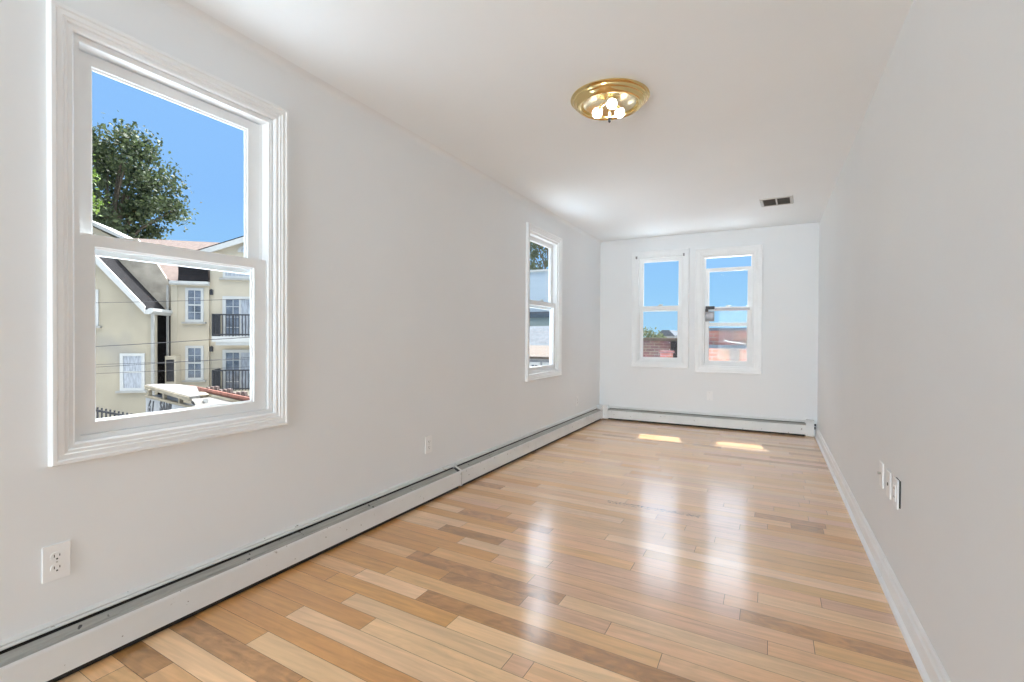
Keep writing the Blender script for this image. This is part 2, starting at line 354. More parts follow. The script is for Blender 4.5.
None_floor = bpy.data.materials.new('varnished_boards'); None_floor.use_nodes = True
def floor_material(m):
    nt = m.node_tree; b = nt.nodes['Principled BSDF']
    N = nt.nodes.new; Lk = nt.links.new
    at = N('ShaderNodeAttribute'); at.attribute_name = 'board'
    t = N('ShaderNodeTexCoord')
    # each board shifts its grain by its own colour
    sc = N('ShaderNodeVectorMath'); sc.operation = 'SCALE'; Lk(at.outputs['Color'], sc.inputs[0]); sc.inputs['Scale'].default_value = 137.0
    ad = N('ShaderNodeVectorMath'); Lk(t.outputs['Object'], ad.inputs[0]); Lk(sc.outputs[0], ad.inputs[1])
    mp = N('ShaderNodeMapping'); mp.inputs['Scale'].default_value = (2.2, 30, 1); Lk(ad.outputs[0], mp.inputs[0])
    n = N('ShaderNodeTexNoise'); n.inputs['Scale'].default_value = 1.5; n.inputs['Detail'].default_value = 7; n.inputs['Distortion'].default_value = 0.6; Lk(mp.outputs[0], n.inputs['Vector'])
    r = N('ShaderNodeMapRange'); r.inputs['From Min'].default_value = 0.25; r.inputs['From Max'].default_value = 0.75
    r.inputs['To Min'].default_value = 0.79; r.inputs['To Max'].default_value = 1.14; Lk(n.outputs['Fac'], r.inputs['Value'])
    # figure: wavy dark flecks and mineral streaks, strong on a few boards
    mp2 = N('ShaderNodeMapping'); mp2.inputs['Scale'].default_value = (9, 16, 1); Lk(ad.outputs[0], mp2.inputs[0])
    n2 = N('ShaderNodeTexNoise'); n2.inputs['Scale'].default_value = 1.0; n2.inputs['Detail'].default_value = 3; n2.inputs['Distortion'].default_value = 1.6; Lk(mp2.outputs[0], n2.inputs['Vector'])
    r2 = N('ShaderNodeMapRange'); r2.inputs['From Min'].default_value = 0.38; r2.inputs['From Max'].default_value = 0.68
    r2.inputs['To Min'].default_value = 0.0; r2.inputs['To Max'].default_value = 0.36; Lk(n2.outputs['Fac'], r2.inputs['Value'])
    mm = N('ShaderNodeMath'); mm.operation = 'MULTIPLY'; Lk(r2.outputs[0], mm.inputs[0]); Lk(at.outputs['Alpha'], mm.inputs[1])
    inv = N('ShaderNodeMath'); inv.operation = 'SUBTRACT'; inv.inputs[0].default_value = 1.0; Lk(mm.outputs[0], inv.inputs[1])
    tot = N('ShaderNodeMath'); tot.operation = 'MULTIPLY'; Lk(r.outputs[0], tot.inputs[0]); Lk(inv.outputs[0], tot.inputs[1])
    col = N('ShaderNodeVectorMath'); col.operation = 'SCALE'; Lk(at.outputs['Color'], col.inputs[0]); Lk(tot.outputs[0], col.inputs['Scale'])
    # knots
    vo = N('ShaderNodeTexVoronoi'); vo.inputs['Scale'].default_value = 2.6; Lk(t.outputs['Object'], vo.inputs['Vector'])
    kr = N('ShaderNodeMapRange'); kr.inputs['From Min'].default_value = 0.0; kr.inputs['From Max'].default_value = 0.035; kr.inputs['To Min'].default_value = 0.75; kr.inputs['To Max'].default_value = 0.0
    Lk(vo.outputs['Distance'], kr.inputs['Value'])
    kx = N('ShaderNodeMix'); kx.data_type = 'RGBA'; Lk(kr.outputs[0], kx.inputs['Factor']); Lk(col.outputs[0], kx.inputs[6]); kx.inputs[7].default_value = (0.10, 0.045, 0.02, 1)
    # scuff line worn into the varnish about half way down the room
    s = N('ShaderNodeSeparateXYZ'); Lk(t.outputs['Object'], s.inputs[0])
    def band(sock, c, half):
        a = N('ShaderNodeMath'); a.operation = 'SUBTRACT'; Lk(sock, a.inputs[0]); a.inputs[1].default_value = c
        q = N('ShaderNodeMath'); q.operation = 'ABSOLUTE'; Lk(a.outputs[0], q.inputs[0])
        l = N('ShaderNodeMath'); l.operation = 'LESS_THAN'; Lk(q.outputs[0], l.inputs[0]); l.inputs[1].default_value = half
        return l.outputs[0]
    by = band(s.outputs['Y'], 3.25, 0.024); bx = band(s.outputs['X'], -0.68, 0.30)
    ns = N('ShaderNodeTexNoise'); ns.inputs['Scale'].default_value = 80; ns.inputs['Detail'].default_value = 4; Lk(t.outputs['Object'], ns.inputs['Vector'])
    gt = N('ShaderNodeMath'); gt.operation = 'GREATER_THAN'; Lk(ns.outputs['Fac'], gt.inputs[0]); gt.inputs[1].default_value = 0.545
    a1 = N('ShaderNodeMath'); a1.operation = 'MULTIPLY'; Lk(by, a1.inputs[0]); Lk(bx, a1.inputs[1])
    a2 = N('ShaderNodeMath'); a2.operation = 'MULTIPLY'; Lk(a1.outputs[0], a2.inputs[0]); Lk(gt.outputs[0], a2.inputs[1])
    sx = N('ShaderNodeMix'); sx.data_type = 'RGBA'; Lk(a2.outputs[0], sx.inputs['Factor']); Lk(kx.outputs[2], sx.inputs[6]); sx.inputs[7].default_value = (0.07, 0.055, 0.045, 1)
    Lk(sx.outputs[2], b.inputs['Base Color'])
    b.inputs['Roughness'].default_value = 0.30; b.inputs['IOR'].default_value = 1.5
    b.inputs['Coat Weight'].default_value = 1.0; b.inputs['Coat IOR'].default_value = 1.6; b.inputs['Coat Roughness'].default_value = 0.14
    # varnish is a little wavy
    nb = N('ShaderNodeTexNoise'); nb.inputs['Scale'].default_value = 7; nb.inputs['Detail'].default_value = 3; Lk(mp.outputs[0], nb.inputs['Vector'])
    bp = N('ShaderNodeBump'); bp.inputs['Strength'].default_value = 0.05; bp.inputs['Distance'].default_value = 0.004
    Lk(nb.outputs['Fac'], bp.inputs['Height']); Lk(bp.outputs[0], b.inputs['Normal']); Lk(bp.outputs[0], b.inputs['Coat Normal'])
floor_material(None_floor)
floor()

# ------------------------------------------------------------------ walls and ceiling
WT = 0.080
# openings on each wall: (a0, a1, z0, z1)
WIN1 = (0.767, 1.520, 0.758, 2.145); WIN2 = (4.290, 5.030, 0.755, 2.160)
WIN3 = (-1.577, -0.995, 0.800, 2.185); WIN4 = (-0.757, -0.185, 0.775, 2.145)
def holed(name, a0, a1, holes, place):
    """wall from a0 to a1 with holes; place(m, s0, s1, z0, z1) adds one block"""
    m = MB(); xs = a0
    for h in sorted(holes):
        place(m, xs, h[0], -0.10, H+0.1)
        place(m, h[0], h[1], -0.10, h[2]); place(m, h[0], h[1], h[3], H+0.1)
        xs = h[1]
    place(m, xs, a1, -0.10, H+0.1)
    bmesh.ops.remove_doubles(m.bm, verts=m.bm.verts, dist=0.0001)
    return struct(m.build(name, WALL))
holed('wall_left', YN, YB, [WIN1, WIN2], lambda m, a, b, c, d: m.box(XL-WT, XL, a, b, c, d))
holed('wall_back', XL-WT, XR+WT, [WIN3, WIN4], lambda m, a, b, c, d: m.box(a, b, YB, YB+WT, c, d))
holed('wall_right', YN, YB, [], lambda m, a, b, c, d: m.box(XR, XR+WT, a, b, c, d))
holed('wall_near', XL-WT, XR+WT, [(XL+0.10, XR-0.10, -0.02, 2.30)], lambda m, a, b, c, d: m.box(a, b, YN-0.12, YN, c, d))
struct(MB().box(XL-WT, XR+WT, YN-0.12, YB+WT, H, H+0.12).build('ceiling', CEIL))
# the plaster cove where the left wall meets the ceiling
cv = [(XL, H), (XL+0.04, H)] + [(XL+0.04-0.04*math.sin(t), H-0.04+0.04*math.cos(t)) for t in [R(9*k) for k in range(1, 10)]]
m = MB(); m.prism([(x, z) for x, z in cv], 'y', YN, YB); struct(m.build('trim_1', WALL, smooth=True))
struct(MB().lathe([(0.0, -0.0006), (0.16, -0.0008), (0.20, 0.0)], seg=9).build('trim_2', CEIL)).location = (-0.42, 5.23, H)

# right baseboard: board, bead and shoe, in two lengths with a butt joint
m = MB()
for a, b_ in ((YN, 2.797), (2.800, YB)):
    m.prism([(XR, 0), (XR-0.028, 0), (XR-0.026, 0.014), (XR-0.015, 0.024), (XR-0.015, 0.082), (XR-0.010, 0.090), (XR-0.009, 0.104), (XR-0.004, 0.112), (XR, 0.113)], 'y', a, b_)
struct(m.build('baseboard_right', TRIM))

# ------------------------------------------------------------------ windows (local x along wall, y outward, z up)
CAS = [(0, 0.004), (0, -0.010), (0.006, -0.015), (0.018, -0.015), (0.022, -0.020), (0.030, -0.020), (0.034, -0.024), (0.048, -0.024), (0.053, -0.028), (0.063, -0.028), (0.067, -0.022), (0.067, 0.004)]
def casing_prof(width): return [(t*width/0.067, y) for t, y in CAS]
def window(idx, label, loc, rz, w, h, cas_w, up, low, locks=True, added_slats=False, st=0.040, st_up=0.038, ex=0.0):
    """up / low: (z0, z1) sash extents measured from the sill of the opening"""
    root = bpy.data.objects.new('window_%d' % idx, None); C.objects.link(root); root.location = loc; root.rotation_euler = (0, 0, rz)
    struct(root, label, 'window')
    MB().frame(0, w, 0, h, casing_prof(cas_w)).build('casing', TRIM, root)
    j = MB()   # jamb liner with its stops and tracks
    j.frame(0.020, w-0.020, 0.016, h-0.020, [(0, 0.004), (0, WT+0.01), (0.020, WT+0.01), (0.020, 0.004)])
    j.frame(0.012, w-0.012, 0.010, h-0.012, [(0, 0.002), (0, 0.019), (0.012, 0.019), (0.012, 0.002)])
    for x0, x1 in ((0.020, 0.030), (w-0.030, w-0.020)):
        j.box(x0, x1, 0.053, 0.0555, 0.016, h-0.020)
    j.prism([(0.024, 0.008), (0.024, 0.022), (WT+0.04, 0.006), (WT+0.04, -0.02)], 'x', 0.016, w-0.016)
    j.build('jamb', VINYL, root)
    def sash(name, z0, z1, y0, st, top, bot):
        s = MB(); x0, x1 = 0.024, w-0.024; d = 0.032
        s.box(x0, x0+st, y0, y0+d, z0, z1); s.box(x1-st-ex, x1, y0, y0+d, z0, z1); x1 -= ex
        s.box(x0+st, x1-st, y0, y0+d, z0, z0+bot); s.box(x0+st, x1-st, y0, y0+d, z1-top, z1)
        s.frame(x0+st+0.007, x1-st-0.007, z0+bot+0.007, z1-top-0.007, [(0, y0+0.012), (0, y0+0.020), (0.009, y0+0.020), (0.009, y0+0.006)])
        so = s.build(name, VINYL, root)
        MB().box(x0+st-0.004, x1-st+0.004, y0+0.014, y0+0.018, z0+bot-0.004, z1-top+0.004).build('pane', GLASS, so)
        return so
    lo = sash('lower_sash', low[0], low[1], 0.020, st, 0.042, 0.040 if idx < 3 else 0.036)
    sash('upper_sash', up[0], up[1], 0.056, st_up, 0.040, 0.040)
    if locks:
        k = MB(); k.box(w/2-0.028, w/2+0.028, 0.022, 0.046, low[1], low[1]+0.010); k.lathe([(0.0, 0.022), (0.010, 0.022), (0.014, 0.012), (0.014, 0.008)], 12, (w/2, 0.034, low[1])); k.box(w/2-0.004, w/2+0.034, 0.024, 0.034, low[1]+0.012, low[1]+0.020)
        k.build('sash_lock', SCREW, lo)
    if added_slats:  # louvre slats added outside the lower half to block the sun
        f = MB(); y = 0.093
        z = 0.030
        while z < low[1]-0.03:
            f.box(0.030, w-0.030, y, y+0.0095, z, z+0.0004); z += 0.0125
        f.frame(0.034, w-0.034, 0.030, low[1]-0.02, [(0, y-0.002), (0, y+0.014), (0.012, y+0.014), (0.012, y-0.002)])
        f.build('sun_blocking_slats', GREYMETAL, root)
    return root
def wl(win): return (XL, win[0], win[2])
window(1, 'large white double hung window on the left wall, nearest the camera, houses outside', (XL, WIN1[0], WIN1[2]), R(90), WIN1[1]-WIN1[0], WIN1[3]-WIN1[2], 0.067, (0.652, 1.362), (0.018, 0.719), locks=False, st=0.044, st_up=0.050, ex=0.014)
window(2, 'narrow looking white double hung window at the far end of the left wall', (XL, WIN2[0], WIN2[2]), R(90), WIN2[1]-WIN2[0], WIN2[3]-WIN2[2], 0.067, (0.665, 1.385), (0.018, 0.737))
window(3, 'left one of the two windows on the back wall', (WIN3[0], YB, WIN3[2]), 0, WIN3[1]-WIN3[0], WIN3[3]-WIN3[2], 0.074, (0.665, 1.365), (0.018, 0.735), added_slats=True)
w4 = window(4, 'right one of the two windows on the back wall, its upper sash lowered', (WIN4[0], YB, WIN4[2]), 0, WIN4[1]-WIN4[0], WIN4[3]-WIN4[2], 0.095, (0.490, 1.220), (0.018, 0.730), added_slats=True)
# brackets of a former blind on the left back window
b3 = MB()
for x in (WIN3[0]-0.012, WIN3[1]+0.0): b3.box(x, x+0.014, YB-0.045, YB-0.008, WIN3[3]-0.03, WIN3[3]+0.012)
# (one small bracket each: they are lone pieces on the casing)
b3.bm.free()
for i, x in enumerate((WIN3[0]-0.014, WIN3[1]+0.004)):
    b_ = thing('blind_bracket', ('small dark blind bracket at the top left corner of the left back window', 'small dark blind bracket at the top right corner of the left back window')[i], 'bracket', (x, YB-0.0245, WIN3[3]-0.005), 0, 'blind brackets')
    q = MB(); q.box(-0.002, 0.014, 0, 0.003, -0.018, 0.018); q.box(-0.002, 0.001, -0.028, 0, -0.016, 0.016); q.box(-0.002, 0.010, -0.028, -0.026, -0.016, -0.006)
    q.build('bracket_plate', GREYMETAL, b_)

# grey box clipped on the meeting rail of the right back window
wd = thing('window_sensor', 'small dark grey box clipped to the middle rail of the right back window', 'device', (-0.675, YB+0.011, 1.325))
m = MB(); m.box(-0.052, 0.052, -0.014, 0.006, 0.0, 0.125); m.build('box_body', DEVICE, wd, bevel=0.003)
m = MB(); m.box(-0.048, 0.056, -0.022, -0.002, 0.150, 0.190); m.box(-0.052, -0.020, -0.020, 0.004, 0.120, 0.155); m.build('clip', IRON, wd, bevel=0.002)
m = MB(); m.box(-0.040, 0.040, -0.0155, -0.0145, 0.04, 0.10); m.build('display', GREYMETAL, wd)
# grey bar along the same rail
tag(MB().box(-0.615, -0.225, YB+0.005, YB+0.0195, 1.462, 1.492).build('rail_bar', GREYMETAL, bevel=0.003), 'grey metal bar along the middle rail of the right back window', 'bar')

# ------------------------------------------------------------------ baseboard heaters (local x along wall, y<0 into the room)
def heater(label, loc, rz, length, caps=()):
    t = thing('baseboard_heater', label, 'heater', loc, rz, 'baseboard heaters'); t.scale = (1, 1.12, 1)
    m = MB(); m.prism([(0, 0.012), (-0.006, 0.012), (-0.006, 0.160), (-0.012, 0.166), (-0.012, 0.170), (0, 0.176)], 'x', 0, length); m.build('back_plate', HEATW, t)
    m = MB(); m.prism([(-0.006, 0.152), (-0.012, 0.154), (-0.018, 0.156), (-0.018, 0.160), (-0.010, 0.163), (-0.006, 0.160)], 'x', 0, length); m.build('hood', HEATW, t)
    m = MB(); m.prism([(-0.0225, 0.147), (-0.034, 0.143), (-0.039, 0.137), (-0.048, 0.135), (-0.050, 0.131), (-0.060, 0.128), (-0.060, 0.125), (-0.0225, 0.143)], 'x', 0, length); m.build('damper', HEATG, t)
    m = MB(); m.prism([(-0.058, 0.020), (-0.066, 0.024), (-0.066, 0.120), (-0.063, 0.128), (-0.058, 0.128), (-0.061, 0.120), (-0.061, 0.026), (-0.057, 0.020)], 'x', 0, length); m.build('front_cover', HEATW, t)
    m = MB(); m.prism([(-0.010, 0.003), (-0.056, 0.003), (-0.056, 0.110), (-0.029, 0.122), (-0.022, 0.141), (-0.008, 0.150)], 'x', 0.01, length-0.01); m.build('fin_and_gap_shade', HEATD, t)  # fins, filled out near black to paint the shade in slot and bottom gap
    return t
h1 = heater('long baseboard heater under the near left window', (XL, YN+0.01, 0), R(90), 3.0055-YN-0.01)
h2 = heater('baseboard heater on the left wall running into the far corner', (XL, 3.030, 0), R(90), 6.425-3.030)
h3 = heater('baseboard heater along the back wall under the two windows', (-1.955, YB, 0), 0, 0.365+1.955)
# splice between the two left lengths
t = thing('heater_splice', 'narrow upright splice plate joining the two left wall heaters', 'splice', (XL, 3.0175, 0), R(90)); t.scale = (1, 1.10, 1)
m = MB(); m.prism([(0, 0.012), (-0.069, 0.018), (-0.069, 0.122), (-0.064, 0.131), (-0.030, 0.148), (0, 0.172)], 'x', -0.0115, 0.0115); m.build('splice_cover', HEATW, t)
m = MB(); m.prism([(-0.024, 0.151), (-0.060, 0.133), (-0.060, 0.128), (-0.024, 0.140)], 'x', -0.034, -0.0118); m.build('dark_end', SLOT, t)
m = MB(); m.box(-0.0035, 0.0, -0.0705, -0.0692, 0.02, 0.120); m.build('seam', HEATG, t)
# inside corner cap and end cap
t = thing('heater_corner_cap', 'white corner cap where the two heaters meet in the far left corner', 'cap', (XL, YB, 0))
m = MB(); m.prism([(0, 0), (0, -0.128), (0.072, -0.128), (0.074, -0.078), (0.134, -0.074), (0.134, 0)], 'z', 0.012, 0.170); m.build('cap_body', HEATW, t)
m = MB(); m.prism([(0, 0), (0, -0.133), (0.078, -0.133), (0.080, -0.082), (0.139, -0.079), (0.139, 0)], 'z', 0.170, 0.190); m.build('cap_top', HEATW, t)
t = thing('heater_end_cap', 'white end cap of the back wall heater beside the right wall', 'cap', (0.365, YB, 0))
m = MB(); m.prism([(0, 0.0), (-0.060, 0.0), (-0.075, 0.010), (-0.078, 0.160), (-0.068, 0.186), (0, 0.190)], 'x', 0, 0.082); m.build('cap_body', HEATW, t, bevel=0.003)
m = MB(); m.tube([(0.082, -0.045, 0.10), (0.096, -0.045, 0.10)], 0.016, 10); m.tube([(0.082, -0.040, 0.135), (0.100, -0.040, 0.135)], 0.012, 10); m.build('valve_stub', SLOT, t)

# ------------------------------------------------------------------ outlets and switch plates (local y<0 into the room)
def plate_body(t, w=0.073, h=0.117, d=0.006):
    m = MB(); m.prism([(-w/2, -h/2), (w/2, -h/2), (w/2, h/2), (-w/2, h/2)], 'y', 0, -d); m.build('plate', PLATE, t, bevel=0.0018)
def outlet(label, loc, rz, group=None):
    t = thing('wall_outlet', label, 'outlet', loc, rz, 'wall outlets')
    plate_body(t)
    for dz in (-0.0195, 0.0195):
        m = MB(); pts = [(0.0165*math.cos(a)*1.02, max(-0.0135, min(0.0135, 0.0165*math.sin(a)))) for a in [R(15*k) for k in range(24)]]
        m.prism([(x, z+dz) for x, z in pts], 'y', -0.0055, -0.0078)
        ro = m.build('receptacle', PLATE, t)
        MB().box(-0.0082, -0.0058, -0.0074, -0.0082, dz-0.002, dz+0.007).build('slot', SLOT, ro); MB().box(0.0058, 0.0082, -0.0074, -0.0082, dz-0.001, dz+0.006).build('slot', SLOT, ro)
        MB().prism([(0.0028*math.cos(R(30*k)), dz-0.0085+0.0028*math.sin(R(30*k))) for k in range(12)], 'y', -0.0074, -0.0082).build('slot', SLOT, ro)
    m = MB(); m.tube([(0, -0.0055, 0), (0, -0.0072, 0)], 0.003, 10); m.build('screw', SCREW, t)
    return t
outlet('white double outlet low on the left wall below the near window', (XL, 0.720, 0.370), R(90))
outlet('white double outlet on the left wall above the heater splice', (XL, 2.716, 0.374), R(90))
outlet('white outlet on the left wall under the far window near the corner', (XL, 5.660, 0.338), R(90))
t = thing('blank_plate', 'plain white plate low on the back wall between the windows', 'plate', (-0.668, YB, 0.392)); plate_body(t, 0.068, 0.110)
for z_ in (0.042, -0.042): MB().tube([(0, -0.005, z_), (0, -0.0068, z_)], 0.003, 8).build('screw', SCREW, t)
t = thing('cable_plate', 'white wall plate with a small stub, farthest of three low on the right wall', 'plate', (XR, 2.895, 0.472), R(-90)); plate_body(t, 0.073, 0.118, 0.007)
m = MB(); m.tube([(0, -0.006, 0.006), (0, -0.020, 0.006)], 0.0055, 10); m.build('cable_stub', SCREW, t)
t = thing('phone_plate', 'white wall plate with a small dark jack, middle of three low on the right wall', 'plate', (XR, 2.735, 0.468), R(-90)); plate_body(t, 0.073, 0.118, 0.007)
m = MB(); m.box(-0.006, 0.006, -0.0068, -0.0085, -0.006, 0.006); m.build('jack', SLOT, t)
t = thing('wall_outlet', 'thicker white outlet plate standing proud, nearest of three low on the right wall', 'outlet', (XR, 2.560, 0.478), R(-90), 'wall outlets'); 
m = MB(); m.box(-0.036, 0.036, -0.006, 0, -0.056, 0.056); m.build('dark_back_box', SLOT, t)
m = MB(); m.box(-0.038, 0.038, -0.013, -0.006, -0.060, 0.060); m.build('plate', PLATE, t, bevel=0.0018)
m = MB(); m.box(-0.017, 0.017, -0.016, -0.0125, -0.034, 0.034); m.build('receptacle', PLATE, t, bevel=0.0008)
for dz in (-0.018, 0.018):
    MB().box(-0.008, -0.0055, -0.0158, -0.0164, dz-0.004, dz+0.004).build('slot', SLOT, t); MB().box(0.0055, 0.008, -0.0158, -0.0164, dz-0.004, dz+0.004).build('slot', SLOT, t)

# ------------------------------------------------------------------ ceiling lamp
LX, LY = -0.793, 2.630
lamp = thing('ceiling_lamp', 'round polished brass ceiling lamp with bare lit bulbs and no shade', 'lamp', (LX, LY, H))
m = MB(); m.lathe([(0.0, 0.0), (0.205, 0.0), (0.212, -0.004), (0.213, -0.010), (0.206, -0.015), (0.200, -0.017), (0.198, -0.026), (0.192, -0.031), (0.186, -0.033), (0.180, -0.044), (0.172, -0.050), (0.163, -0.052), (0.155, -0.049), (0.152, -0.044), (0.150, -0.012)], 64)
m.build('pan', BRASS, lamp, smooth=True)
m = MB(); m.lathe([(0.151, -0.030), (0.143, -0.034), (0.125, -0.022), (0.08, -0.013), (0.0, -0.011)], 64); m.build('reflector', BRASSIN, lamp, smooth=True)
m = MB(); m.lathe([(0.0, -0.010), (0.007, -0.010), (0.007, -0.118), (0.0, -0.118)], 14); m.build('rod', BRASSIN, lamp, smooth=True)
m = MB(); m.lathe([(0.0, -0.110), (0.006, -0.110), (0.010, -0.116), (0.006, -0.122), (0.008, -0.128), (0.004, -0.136), (0.0, -0.138)], 14); m.build('finial', IRON, lamp, smooth=True)
cyaw = 0.4870
for k, ang in enumerate((R(-62), R(178), R(58))):     # seen from the camera: near right, near left, behind
    a = ang + cyaw - R(30)
    dx, dy = math.cos(a), math.sin(a)
    m = MB(); m.tube([(dx*0.020, dy*0.020, -0.030), (dx*0.044, dy*0.044, -0.042)], [0.015, 0.016], 16); m.tube([(dx*0.042, dy*0.042, -0.041), (dx*0.060, dy*0.060, -0.054)], [0.012, 0.020], 14); m.build('socket', BRASSIN, lamp, smooth=True)
    bx, by, bz = dx*0.072, dy*0.070, -0.068
    m = MB(); m.sphere((bx, by, bz), BULB_R, 20); m.build('bulb', BULB, lamp, smooth=True)

# ------------------------------------------------------------------ ceiling vent
t = thing('ceiling_vent', 'small white ceiling register with two dark grilles near the back wall', 'vent', (0.040, 5.358, H), R(-3))
m = MB(); m.frame(-0.112, 0.112, -0.122, 0.122, [(0, 0), (0, -0.006), (0.004, -0.008), (0.022, -0.007), (0.028, 0)])
m.box(-0.007, 0.007, 0.0, -0.008, -0.122, 0.122)
for v in m.bm.verts: v.co = Vector((v.co.x, v.co.z, v.co.y))
m.build('vent_frame', EXTWHITE, t)
for x0, x1 in ((-0.112, -0.007), (0.007, 0.112)):
    m = MB(); m.box(x0, x1, -0.122, 0.122, -0.0015, 0.0); 
    for i in range(12):
        y = -0.110+0.02*i; m.slab([(x0, y-0.006, -0.006), (x1, y-0.006, -0.006), (x1, y+0.006, -0.002), (x0, y+0.006, -0.002)], 0.0012)
    m.build('grille', VENTD, t)

# ================================================================== OUTSIDE
struct(MB().box(-60, 40, -20, 80, -3.4, -3.2).build('ground', CONCRETE), 'grey yard and street ground below the windows', 'ground')
# unseen white blocks added under the back and side windows to bounce daylight in
m = MB(); m.box(-2.4, 3.6, YB+WT+0.02, 10.7, -3.2, -0.30); lr = tag(m.build('added_bounce_block', BOUNCEW), 'unseen white block added behind the back windows to bounce daylight in', 'building')
m = MB(); m.box(-5.6, XL-WT-0.02, -2.0, YB+WT, -3.2, -0.55); lr = tag(m.build('added_bounce_block', BOUNCEW), 'unseen white block added along the left wall to bounce daylight in', 'building')
SA = R(42.906)     # the street's grid is turned against the room's
def street(name, label, cat): return thing(name, label, cat, (0, 0, 0), SA)
def ext_window(parent, x0, x1, z0, z1, y, curtain=False, cols=2, rows_=4, sill=True):
    f = MB(); fw_ = 0.11
    f.frame(x0+fw_, x1-fw_, z0+fw_, z1-fw_, [(0, y-0.02), (0, y-0.06), (fw_, y-0.06), (fw_, y+0.02), (0, y+0.02)])
    zc = (z0+z1)/2
    f.box(x0+fw_, x1-fw_, y-0.045, y-0.01, zc-0.035, zc+0.035)
    for i in range(1, cols):
        x = x0+fw_ + (x1-x0-2*fw_)*i/cols; f.box(x-0.012, x+0.012, y-0.035, y-0.01, z0+fw_, z1-fw_)
    for i in range(1, rows_):
        z = z0+fw_ + (z1-z0-2*fw_)*i/rows_; f.box(x0+fw_, x1-fw_, y-0.034, y-0.01, z-0.010, z+0.010)
    w_ = f.build('window', EXTWHITE, parent)
    MB().box(x0+fw_-0.01, x1-fw_+0.01, y-0.022, y-0.012, z0+fw_-0.01, z1-fw_+0.01).build('pane', CURTAIN if curtain else PANE_EXT, w_)
    if sill: MB().box(x0-0.12, x1+0.10, y-0.14, y+0.01, z0-0.08, z0).build('window_sill', EXTGREY, w_)
    return w_

# ---- cream house with the gable end (left)
A = street('gabled_house', 'cream house with a steep dark roofed gable end, left outside the near window', 'house')
ga = 50*math.pi/180; sl = math.tan(ga)
ap_u, ap_z = -11.9, 5.25; ev_u = -9.05; 
m = MB(); m.prism([(-15.0, -3.2), (-9.12, -3.2), (-9.12, ap_z-sl*(-9.12-ap_u)*0.985), (ap_u, ap_z), (-14.8, ap_z-sl*(2.9)*0.985), (-15.0, 1.5)], 'y', 23.2, 23.75); m.build('gable_wall', STUCCO, A)
def rz_(u): return ap_z + 0.18 - sl*(u-ap_u)
m = MB(); m.slab([(ap_u, 22.95, rz_(ap_u)), (ap_u, 24.86, rz_(ap_u)), (-9.05, 24.86, rz_(-9.05)), (-9.05, 22.95, rz_(-9.05))], -0.12); 
m.slab([(ap_u, 24.86, rz_(ap_u)), (ap_u, 22.95, rz_(ap_u)), (-14.9, 22.95, rz_(-8.9)), (-14.9, 24.86, rz_(-8.9))], -0.12); m.build('roof', SHDARK, A)
m = MB(); m.prism([(ap_u, rz_(ap_u)+0.03), (-9.22, rz_(-9.22)+0.03), (-9.22, rz_(-9.22)-0.26), (ap_u, rz_(ap_u)-0.32)], 'y', 22.86, 22.97)
m.prism([(ap_u, rz_(ap_u)+0.03), (-14.9, rz_(-8.9)+0.03), (-14.9, rz_(-8.9)-0.24), (ap_u, rz_(ap_u)-0.32)], 'y', 22.86, 22.97); m.build('rake_board', EXTWHITE, A)
m = MB(); m.prism([(-9.24, 1.96), (-9.24, 2.10), (-9.05, 2.20), (-8.92, 2.20), (-8.92, 2.08), (-9.04, 1.96)], 'y', 22.9, 24.85); m.build('gutter', EXTWHITE, A)
m = MB(); m.box(-9.08, -8.98, 23.06, 23.16, -3.2, 2.0); m.build('downspout', EXTGREY, A)
ext_window(A, -10.20, -9.34, -1.16, 0.36, 23.2, curtain=True, cols=1, rows_=2)
ext_window(A, -11.62, -10.93, 1.46, 2.92, 23.2, curtain=True, cols=1, rows_=2)
# stained party wall behind it
m = MB(); m.prism([(-14.5, -3.2), (-9.62, -3.2), (-9.62, 2.0), (-9.10, 2.3), (-9.02, 3.30), (-9.72, 4.50), (-10.3, 5.3), (-14.5, 5.3)], 'y', 24.90, 25.10)
tag(m.build('party_wall', STAINED), 'stained grey render wall rising behind the dark gable roof', 'wall').rotation_euler = (0, 0, SA)

# ---- cream house with balconies (right)
B = street('balcony_house', 'pale cream house with balconies and a pink roof, outside the near window', 'house')
m = MB()
m.box(-8.95, -7.5, 24.8, 31, -3.2, 3.38); m.prism([(-7.5, -3.2), (-1.7, -3.2), (-1.7, 4.85), (-4.6, 6.0), (-7.5, 4.87)], 'y', 24.95, 31)
m.box(-8.99, -8.72, 24.76, 24.9, -3.2, 3.36)
m.build('wall', STUCCO2, B)
m = MB(); m.slab([(-9.0, 24.75, 3.50), (-7.52, 24.75, 3.50), (-7.52, 29.2, 6.05), (-12.6, 29.2, 6.05)], 0.12); m.slab([(-7.52, 33.6, 3.5), (-12.6, 33.6, 3.5), (-12.6, 29.2, 6.05), (-7.52, 29.2, 6.05)], 0.12); m.build('pink_roof', SHPINK, B)
m = MB(); m.slab([(-8.66, 24.62, 3.55), (-7.48, 24.62, 3.55), (-7.60, 24.95, 4.34), (-8.74, 24.95, 4.34)], 0.10); m.prism([(-8.66, 3.5), (-7.6, 3.5), (-7.66, 4.25), (-8.7, 4.25)], 'y', 24.74, 25.0); m.build('mansard', SHDARK, B)
m = MB(); m.prism([(24.54, 3.50), (24.54, 3.39), (24.60, 3.33), (24.78, 3.33), (24.78, 3.50)], 'x', -8.98, -7.46); m.build('gutter', EXTWHITE, B)
m = MB()
def gz(u): return 6.22 - 0.40*abs(u+4.6)
